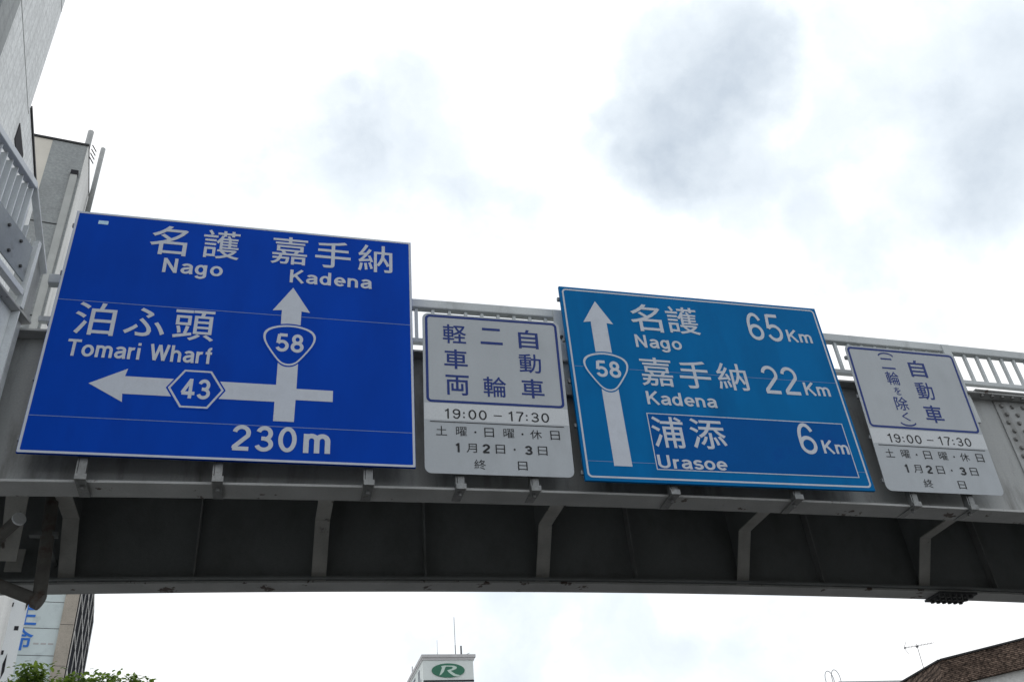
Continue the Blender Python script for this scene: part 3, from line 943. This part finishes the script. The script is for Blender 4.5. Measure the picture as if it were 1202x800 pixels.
ms = [kanji(c, r, -.0018, BK * k) for c, r, k in (
    ('二', (.418, 1.503, .596, 1.645), .6), ('輪', (.431, 1.297, .600, 1.470), .4), ('を', (.482, 1.168, .567, 1.268), .6), ('除', (.438, .974, .607, 1.146), .6), ('く', (.478, .842, .575, .952), .6))]
ms += [arc_paren(.420, .606, 1.672, 1.712), arc_paren(.438, .624, .822, .786)]
merge(*ms).build('exception_lettering', M['ink_blue'], S4)
ms = [kanji(c, r, -.0018, BK * k) for c, r, k in (('自', (.782, 1.424, 1.004, 1.648), 1), ('動', (.780, 1.134, 1.004, 1.356), .7), ('車', (.786, .842, 1.024, 1.062), 1))]
merge(*ms).build('vehicle_lettering', M['ink_blue'], S4)
lower_text(S4, -.0022, 1.025)
hangers(S4, (.345, 1.046), .038, 1.6)

# ------------------------------------------------------------------ buildings
# tall mosaic-clad building on the left
P1 = Vector((-6.02, 16.0, 0))
B1 = things('office_building', 'tall grey mosaic clad building at the upper left, close beyond the side span', 'building', tuple(P1))
MB().obox(P1, RD, RN, -14, .0, -8, 0, 0, 30).build('wall', M['mosaic'], B1)
MB().obox(P1, RD, RN, .003, 3.1, -8, -.004, 0, 18.88).build('rear_wing', M['mosaic'], B1)
g = MB()
for z in (18.64, 22.4, 26.2, 14.9, 11.2):
    g.obox(P1, RD, RN, -3.38, -.002, .001, .004, z - .012, z + .012)
g.build('panel_joint', M['joint'], B1)
MB().obox(P1, RD, RN, -4.3, -3.4, .0015, .10, .0, 30).build('pilaster', M['mosaic2'], B1)
MB().obox(P1, RD, RN, .02, 3.1, .0, .03, 18.84, 18.93).build('coping', M['joint'], B1)
for t in (-.35, -7.5, -10.0):
    wv = MB().prism([P1 + RD * (t - .10) + RN * .006 + Vector((0, 0, 17.35)), P1 + RD * (t + .95) + RN * .006 + Vector((0, 0, 17.35)), P1 + RD * (t + .95) + RN * .006 + Vector((0, 0, 17.92)), P1 + RD * (t - .10) + RN * .006 + Vector((0, 0, 17.85))], RN * .012).build('vent_louvre', M['dark'], B1)

# second building behind it
P2 = Vector((-7.535, 26.0, 0))
B2 = things('tiled_building', 'grey tiled building with a beige strip and two rooftop poles, behind the blue junction sign', 'building', tuple(P2))
MB().obox(P2, RN, RD, -1.15, 0, 0, 12, 0, 27.96).build('tiled_wall', M['mosaic2'], B2)
MB().obox(P2, RN, RD, -7.0, -1.152, .01, 12, 0, 27.96).build('rendered_wall', M['beige'], B2)
MB().obox(P2, RN, RD, .002, .03, .004, 12, 0, 27.97).build('side_wall', M['concrete'], B2)
MB().obox(P2, RN, RD, -7.0, .05, -.04, 12.02, 27.97, 28.05).build('parapet_cap', M['joint'], B2)
MB().obox(P2, RN, RD, -.29, -.075, -.14, -.003, 0, 26.55).build('downpipe_duct', M['duct'], B2)
MB().obox(P2, RN, RD, -.30, -.065, -.15, -.003, 26.35, 26.56).build('duct_head', M['dark'], B2)
MB().obox(P2, RN, RD, -1.14, -.31, -.006, -.002, 24.05, 24.10).obox(P2, RN, RD, -1.14, -.31, -.006, -.002, 20.2, 20.25).build('panel_joint', M['joint'], B2)
MB().tube(P2 + RN * (-.28) + RD * 1.6 + Vector((0, 0, 27.9)), P2 + RN * (-.28) + RD * 1.6 + Vector((0, 0, 30.35)), .11, 12).build('pole', M['pole'], B2, smooth=True)
p = P2 + RN * .17 + RD * 2.4
MB().tube(p + Vector((0, 0, 26.6)), p + Vector((0, 0, 30.35)), .09, 12).build('pole', M['pole'], B2, smooth=True)
g = MB()
q = P2 + RN * (-.14) + RD * 1.75
for i in range(4):
    g.tube(q + Vector((0, 0, 29.15 + .22 * i)), q + RN * .16 + RD * .2 + Vector((0, 0, 29.02 + .22 * i)), .022, 6)
g.build('pole_bracket', M['dark'], B2)

# white rendered building low at the left
P3 = Vector((-7.97, 34.0, 0))
B3 = things('white_building', 'white rendered building with small dark vents, low at the left edge under the bridge', 'building', tuple(P3))
MB().prism([P3 - RN * 7, P3, P3 + RD * 5 - RN * 1.6, P3 + RD * 5 - RN * 7], (0, 0, 15.6)).build('wall', M['white_wall'], B3)
for a, z in ((-.58, 13.72), (-.27, 12.92), (-.55, 12.1), (-1.4, 13.7), (-1.4, 12.1)):
    MB().obox(P3, RN, RD, a, a + .13, -.012, .002, z, z + .14).build('vent', M['dark'], B3)
for a, z in ((-.06, 13.6), (-.34, 11.3), (-1.1, 13.2)):
    MB().prism([P3 + RN * a + RD * (-.012) + Vector((0, 0, z)), P3 + RN * (a + .07) + RD * (-.012) + Vector((0, 0, z + .25)), P3 + RN * (a + .04) + RD * (-.012) + Vector((0, 0, z + .85)), P3 + RN * (a - .03) + RD * (-.012) + Vector((0, 0, z + .5))], RD * .014).build('slit_window', M['dark'], B3)

# insurance office with blue characters, brown column and glazed side
P4 = Vector((-8.70, 42.0, 0))
B4 = things('insurance_building', 'building with big blue characters on pale panels, a brown stone column and a glazed side', 'building', tuple(P4))
MB().obox(P4, RN, RD, -8, .25, .0, 14, 0, 21.0).build('sign_wall', M['blue_grey_panel'], B4)
MB().obox(P4, RN, RD, .252, .78, -.10, 14, 0, 21.3).build('stone_column', M['brown_stone'], B4)
g = MB()
for k in range(12):
    z = 9.0 + k * 1.13 - .12
    g.obox(P4, RN, RD, -8, .25, -.004, -.001, z - .012, z + .012)
g.build('panel_joint', M['joint'], B4)
g = MB()
for k in range(8):
    z = 9.0 + k * 1.72 - .06
    g.obox(P4, RN, RD, .253, .779, -.104, -.101, z - .010, z + .010)
g.build('column_joint', M['joint'], B4)
P4s = P4 + RN * .78 + RD * .02
MB().obox(P4s, RD, RN, .1, 13.8, .0, .04, 4.0, 20.6).build('glazing', M['glass_dark'], B4)
g = MB()
for k in range(6):
    g.obox(P4s, RD, RN, .1 + k * 2.7, .22 + k * 2.7, .041, .075, 4.0, 20.6)
for k in range(11):
    g.obox(P4s, RD, RN, .1, 13.8, .042, .07, 4.0 + k * 1.66, 4.09 + k * 1.66)
g.build('mullion_grid', M['mullion'], B4)
lt = MB()
for c, z0 in (('生', 15.78), ('命', 14.72)):
    k3 = kanji(c, (-1.60, z0, -.67, z0 + .93), 0, .012)
    lt.add([P4 + RN * p.x + RD * (-.02 + p.y * 1) + Vector((0, 0, p.z)) for p in k3.v], k3.f)
lt.build('blue_lettering', M['sign_ink_bldg'], B4)
g = MB()
for z in (17.17, 14.98):
    for i in range(3):
        g.obox(P4, RN, RD, -.62 + i * .28, -.42 + i * .28, -.006, -.001, z, z + .07)
g.build('vent_slot', M['cornice'], B4)

# distant tower with the green oval
P5 = Vector((11.49, 70.0, 0))
U5, D5 = Vector((1, .012, 0)).normalized(), Vector((-.012, 1, 0)).normalized()
B5 = things('hotel_tower', 'distant grey rooftop tower with a green oval R emblem and thin masts', 'building', tuple(P5))
MB().obox(P5, U5, D5, .10, 3.95, .10, 13, 17, 22.62).build('tower_wall', M['tower'], B5)
MB().obox(P5, U5, D5, -6, 12, -2, 22, 0, 17.0).build('main_block', M['tower'], B5)
g = MB()
g.obox(P5, U5, D5, -.02, 4.15, -.02, 13.1, 22.80, 23.02)
g.obox(P5, U5, D5, .04, 4.05, .04, 13.05, 22.62, 22.80)
g.build('cornice', M['cornice'], B5)
MB().obox(P5, U5, D5, .10, 3.95, .06, .099, 21.02, 21.14).build('ledge', M['dark'], B5)


def window(parent, o, ax, out, a, z, w_, h_):
    f = MB().obox(o, ax, out, a, a + w_, -.12, .03, z, z + h_).build('window', M['mullion'], parent)
    MB().obox(o, ax, out, a + .07, a + w_ - .07, .032, .036, z + .07, z + h_ - .07).build('pane', M['glass_dark'], f)
    return f


def on5(u, v, d):
    return P5 + U5 * u + D5 * (.10 - d) + Vector((0, 0, v))


ov = [(2.0 + 1.26 * math.cos(2 * math.pi * i / 40), 21.84 + .52 * math.sin(2 * math.pi * i / 40)) for i in range(40)]
oo = MB().prism([on5(u, v, .004) for u, v in ov], D5 * -.05).build('oval_emblem', M['green'], B5)
Rp = [(1.30, 21.46), (1.52, 22.02), (1.46, 22.15), (1.72, 22.20), (2.45, 22.18), (2.66, 22.08), (2.62, 21.95), (2.42, 21.86), (2.18, 21.80), (2.52, 21.56), (2.92, 21.46), (2.72, 21.38), (2.40, 21.42), (2.06, 21.66), (1.90, 21.84),
      (2.22, 21.92), (2.36, 22.02), (2.30, 22.10), (1.86, 22.12), (1.78, 22.06), (1.66, 21.76), (1.48, 21.56)]
MB().prism([on5(u, v, .056) for u, v in Rp], D5 * -.012).build('emblem_letter', M['pale_letter'], oo)
tx = MB()
for c, t0 in (('ル', 1.0), ('テ', 3.4), ('ホ', 5.8)):
    k3 = kanji(c, (-t0 - 1.7, 20.75, -t0, 22.35), 0, .02)
    tx.add([P5 + U5 * (.085 + p.y) + D5 * (-p.x) + Vector((0, 0, p.z)) for p in k3.v], k3.f)
tx.build('side_lettering', M['navy'], B5)


def mast(u, d, z0, z1, r, lab):
    p = P5 + U5 * u + D5 * d
    g = MB().tube(p + Vector((0, 0, z0)), p + Vector((0, 0, z0 + (z1 - z0) * .3)), r * 1.6, 6).tube(p + Vector((0, 0, z0 + (z1 - z0) * .3)), p + Vector((0, 0, z1)), r, 6)
    return g.build('mast', M['thin'], B5)


mast(1.36, .8, 23.02, 24.35, .012, '')
mast(2.77, .8, 23.02, 26.15, .022, '')
p = P5 + U5 * 3.22 + D5 * .8
MB().box(p.x - .06, p.x + .06, p.y - .06, p.y + .06, 23.02, 23.9).tube(p + Vector((0, 0, 23.1)), p + U5 * .65 + Vector((0, 0, 23.35)), .02, 6).build('rooftop_device', M['thin'], B5)
p = P5 + U5 * .1 + D5 * 5.0
MB().tube(p + Vector((0, 0, 23.0)), p + Vector((0, 0, 23.6)), .05, 6).build('vent_stub', M['cornice'], B5)

for i in range(6):
    for k in range(4):
        window(B5, P5 - D5 * 2.0, U5, -D5, -4.6 + i * 2.8, 3.2 + k * 3.3, 1.6, 1.5)
for i in range(4):
    for k in range(4):
        window(B1, P1, RD, RN, -12.6 + i * 2.2, 4.0 + k * 3.4, 1.3, 1.4)

# tile-roofed house at the lower right
A, Bq, Cq = Vector((19.352, 24.0, 0)), Vector((20.793, 22.071, 0)), Vector((19.535, 26.204, 0))
dr_ = (Bq - A).normalized()
dl_ = (Cq - A).normalized()
nr_ = Vector((dr_.y, -dr_.x, 0))
nr_ = nr_ if nr_.dot(A) < 0 else -nr_          # outwards, to the viewer
nl_ = Vector((-dl_.y, dl_.x, 0))
nl_ = nl_ if nl_.x < 0 else -nl_
B6 = things('tiled_roof_house', 'low building with a steep brown tiled roof band above a grey wall', 'house', tuple(A))
HT, HB, OUT = 8.62, 7.86, .22


def hp(p, n1, k, z):
    return Vector((p.x, p.y, z)) + n1 * k


cor = (nr_ + nl_).normalized()
e1, e2 = A + dr_ * 7.5, A + dl_ * 7.0
g = MB()
g.hexa([hp(A, cor, OUT * 1.1, HB), hp(e1, nr_, OUT, HB), hp(e1, nr_, -.3, HB), hp(A, cor, -.34, HB),
        hp(A, cor, 0, HT), hp(e1, nr_, 0, HT), hp(e1, nr_, -.3, HT), hp(A, cor, -.34, HT)])
g.build('front_roof_band', M['tile'], B6)
g = MB()
g.hexa([hp(A, cor, OUT * 1.1, HB), hp(e2, nl_, OUT, HB), hp(e2, nl_, -.3, HB), hp(A, cor, -.34, HB),
        hp(A, cor, 0.004, HT), hp(e2, nl_, 0, HT), hp(e2, nl_, -.3, HT), hp(A, cor, -.34, HT)])
g.build('side_roof_band', M['tile_side'], B6)
back = A + dr_ * 7.5 + dl_ * 7.0
g = MB()
for q0, q1, nn_ in ((A, e1, nr_), (A, e2, nl_)):
    t_ = (q1 - q0).normalized()
    g.obox(q0 + t_ * .02, t_, nn_, 0, (q1 - q0).length, -.16, .035, HT + .003, HT + .05)
g.build('ridge_cap', M['joint'], B6)
g = MB()
g.prism([hp(A, cor, .06, 0), hp(e1, nr_, .06, 0), hp(back, nr_, 0, 0), hp(e2, nl_, .06, 0)], (0, 0, HB - .003))
g.build('wall', M['concrete'], B6)
g = MB()
g.prism([hp(A, cor, -.35, HT - .25), hp(e1, nr_, -.31, HT - .25), hp(back, nr_, 0, HT - .25), hp(e2, nl_, -.31, HT - .25)], (0, 0, .10))
g.build('flat_roof', M['cornice'], B6)
for i in range(3):
    for z in (1.2, 4.6):
        window(B6, A + nr_ * .06, dr_, nr_, 1.0 + i * 2.1, z, 1.3, 1.3)
AN = things('tv_antenna', 'thin television antenna on a leaning mast above the brown tiled roof', 'antenna', (19.5, 25.0, 8.45))
MB().tube((19.50, 25.0, 8.42), (19.535, 25.0, 9.43), .010, 6).build('mast', M['thin'], AN)
MB().tube((19.04, 25.0, 9.315), (20.13, 25.0, 9.462), .006, 6).build('boom', M['thin'], AN)
g = MB()
for i in range(9):
    f = i / 8
    c = Vector((19.16 + .95 * f, 25.0, 9.331 + .128 * f))
    g.tube(c + Vector((0, -.16, 0)), c + Vector((0, .16, 0)), .004, 5)
g.build('elements', M['thin'], AN)
MB().path([(19.20, 25, 9.52), (19.045, 25, 9.315), (19.155, 25, 9.14)], .007, 5).box(19.50, 19.56, 24.97, 25.03, 9.33, 9.38).box(19.08, 19.12, 24.98, 25.02, 9.30, 9.34).build('reflector', M['thin'], AN)

# low flat roof with ladder hoops
B7 = things('flat_roof_building', 'flat roof edge with two thin ladder hoops, at the bottom left of the tiled roof', 'building', (27.5, 40, 0))
MB().box(26.40, 33.0, 40.0, 48, 0, 12.30).build('wall', M['concrete'], B7)
MB().box(26.36, 33.04, 39.96, 48.04, 12.302, 12.40).build('roof_edge', M['cornice'], B7)
for k, dx in enumerate((0, .36)):
    c = Vector((25.98 + dx, 40.1, 12.40 + dx * .15))
    pts = [c + Vector((-.22, 0, -1.2)), c + Vector((-.22, 0, .12))] + [c + Vector((-.22 * math.cos(R(a)), 0, .12 + .40 * math.sin(R(a)))) for a in range(15, 180, 15)] + [c + Vector((.22, 0, .12)), c + Vector((.22, 0, -1.2))]
    MB().path(pts, .016, 6).build('ladder_hoop', M['thin'], B7)
MB().box(25.72, 26.40, 40.05, 40.12, 11.3, 11.36).build('ladder_bracket', M['thin'], B7)

# ------------------------------------------------------------------ street tree
TR = things('street_tree', 'green street tree whose leafy top rises at the bottom left below the footbridge', 'tree', (-3.7, 20.0, .13))
tk = MB()
tk.tube((-3.7, 20, .0), (-3.65, 20.02, 2.2), .13, 12, .10).tube((-3.65, 20.02, 2.2), (-3.6, 20.0, 4.4), .10, 12, .06)
rnd = random.Random(3)
tips = []
crown_tops = [(-4.35, 20.0, 7.45), (-3.95, 20.3, 7.15), (-3.55, 19.8, 7.15), (-3.05, 20.1, 7.25), (-2.45, 20.0, 7.18), (-2.1, 20.2, 6.95), (-4.85, 20.2, 6.95), (-5.15, 19.9, 6.5), (-1.9, 19.9, 6.55),
              (-4.2, 19.4, 6.4), (-3.2, 20.6, 6.4), (-2.6, 19.5, 6.3), (-3.7, 20, 6.6), (-4.6, 20.6, 6.0), (-2.2, 20.5, 6.0), (-5.0, 19.3, 5.6), (-1.9, 19.4, 5.6), (-3.4, 19.1, 5.7), (-3.9, 20.9, 5.8)]
for t in crown_tops:
    t = Vector(t)
    b = Vector((-3.65, 20.02, 2.4 + 1.6 * rnd.random()))
    mid = b.lerp(t, .5) + Vector((rnd.uniform(-.2, .2), rnd.uniform(-.2, .2), -.15))
    tk.tube(b, mid, .045, 7, .028).tube(mid, t, .028, 6, .008)
    tips.append((t, mid))
tk.build('trunk', M['bark'], TR, smooth=True)


def leaves(n, mat, seed, spread):
    rn = random.Random(seed)
    g = MB()
    for t, mid in tips:
        # twigs with leaves, so that the outline is broken
        for _ in range(n):
            f = rn.random() ** .6
            c = mid.lerp(t, .25 + .75 * f) + Vector((rn.gauss(0, spread), rn.gauss(0, spread), rn.gauss(0, spread * .75)))
            c.z = min(c.z, t.z + .12)
            d = Vector((rn.uniform(-1, 1), rn.uniform(-1, 1), rn.uniform(-.7, .5))).normalized()
            s = Vector((0, 0, 1)).cross(d)
            s = s.normalized() if s.length > .1 else Vector((1, 0, 0))
            s = (s + Vector((rn.uniform(-.4, .4), rn.uniform(-.4, .4), rn.uniform(-.4, .4)))).normalized()
            L, wd = rn.uniform(.07, .15), rn.uniform(.025, .05)
            nrm = d.cross(s) * .012
            g.add([c, c + d * L * .35 + s * wd + nrm, c + d * L * .75 + s * wd * .7 + nrm, c + d * L, c + d * L * .75 - s * wd * .7 + nrm, c + d * L * .35 - s * wd + nrm], [(0, 1, 2, 3, 4, 5)])
    return g


leaves(1300, None, 5, .19).build('crown', M['leaf'], TR)
leaves(520, None, 9, .18).build('young_leaves', M['leaf_light'], TR)
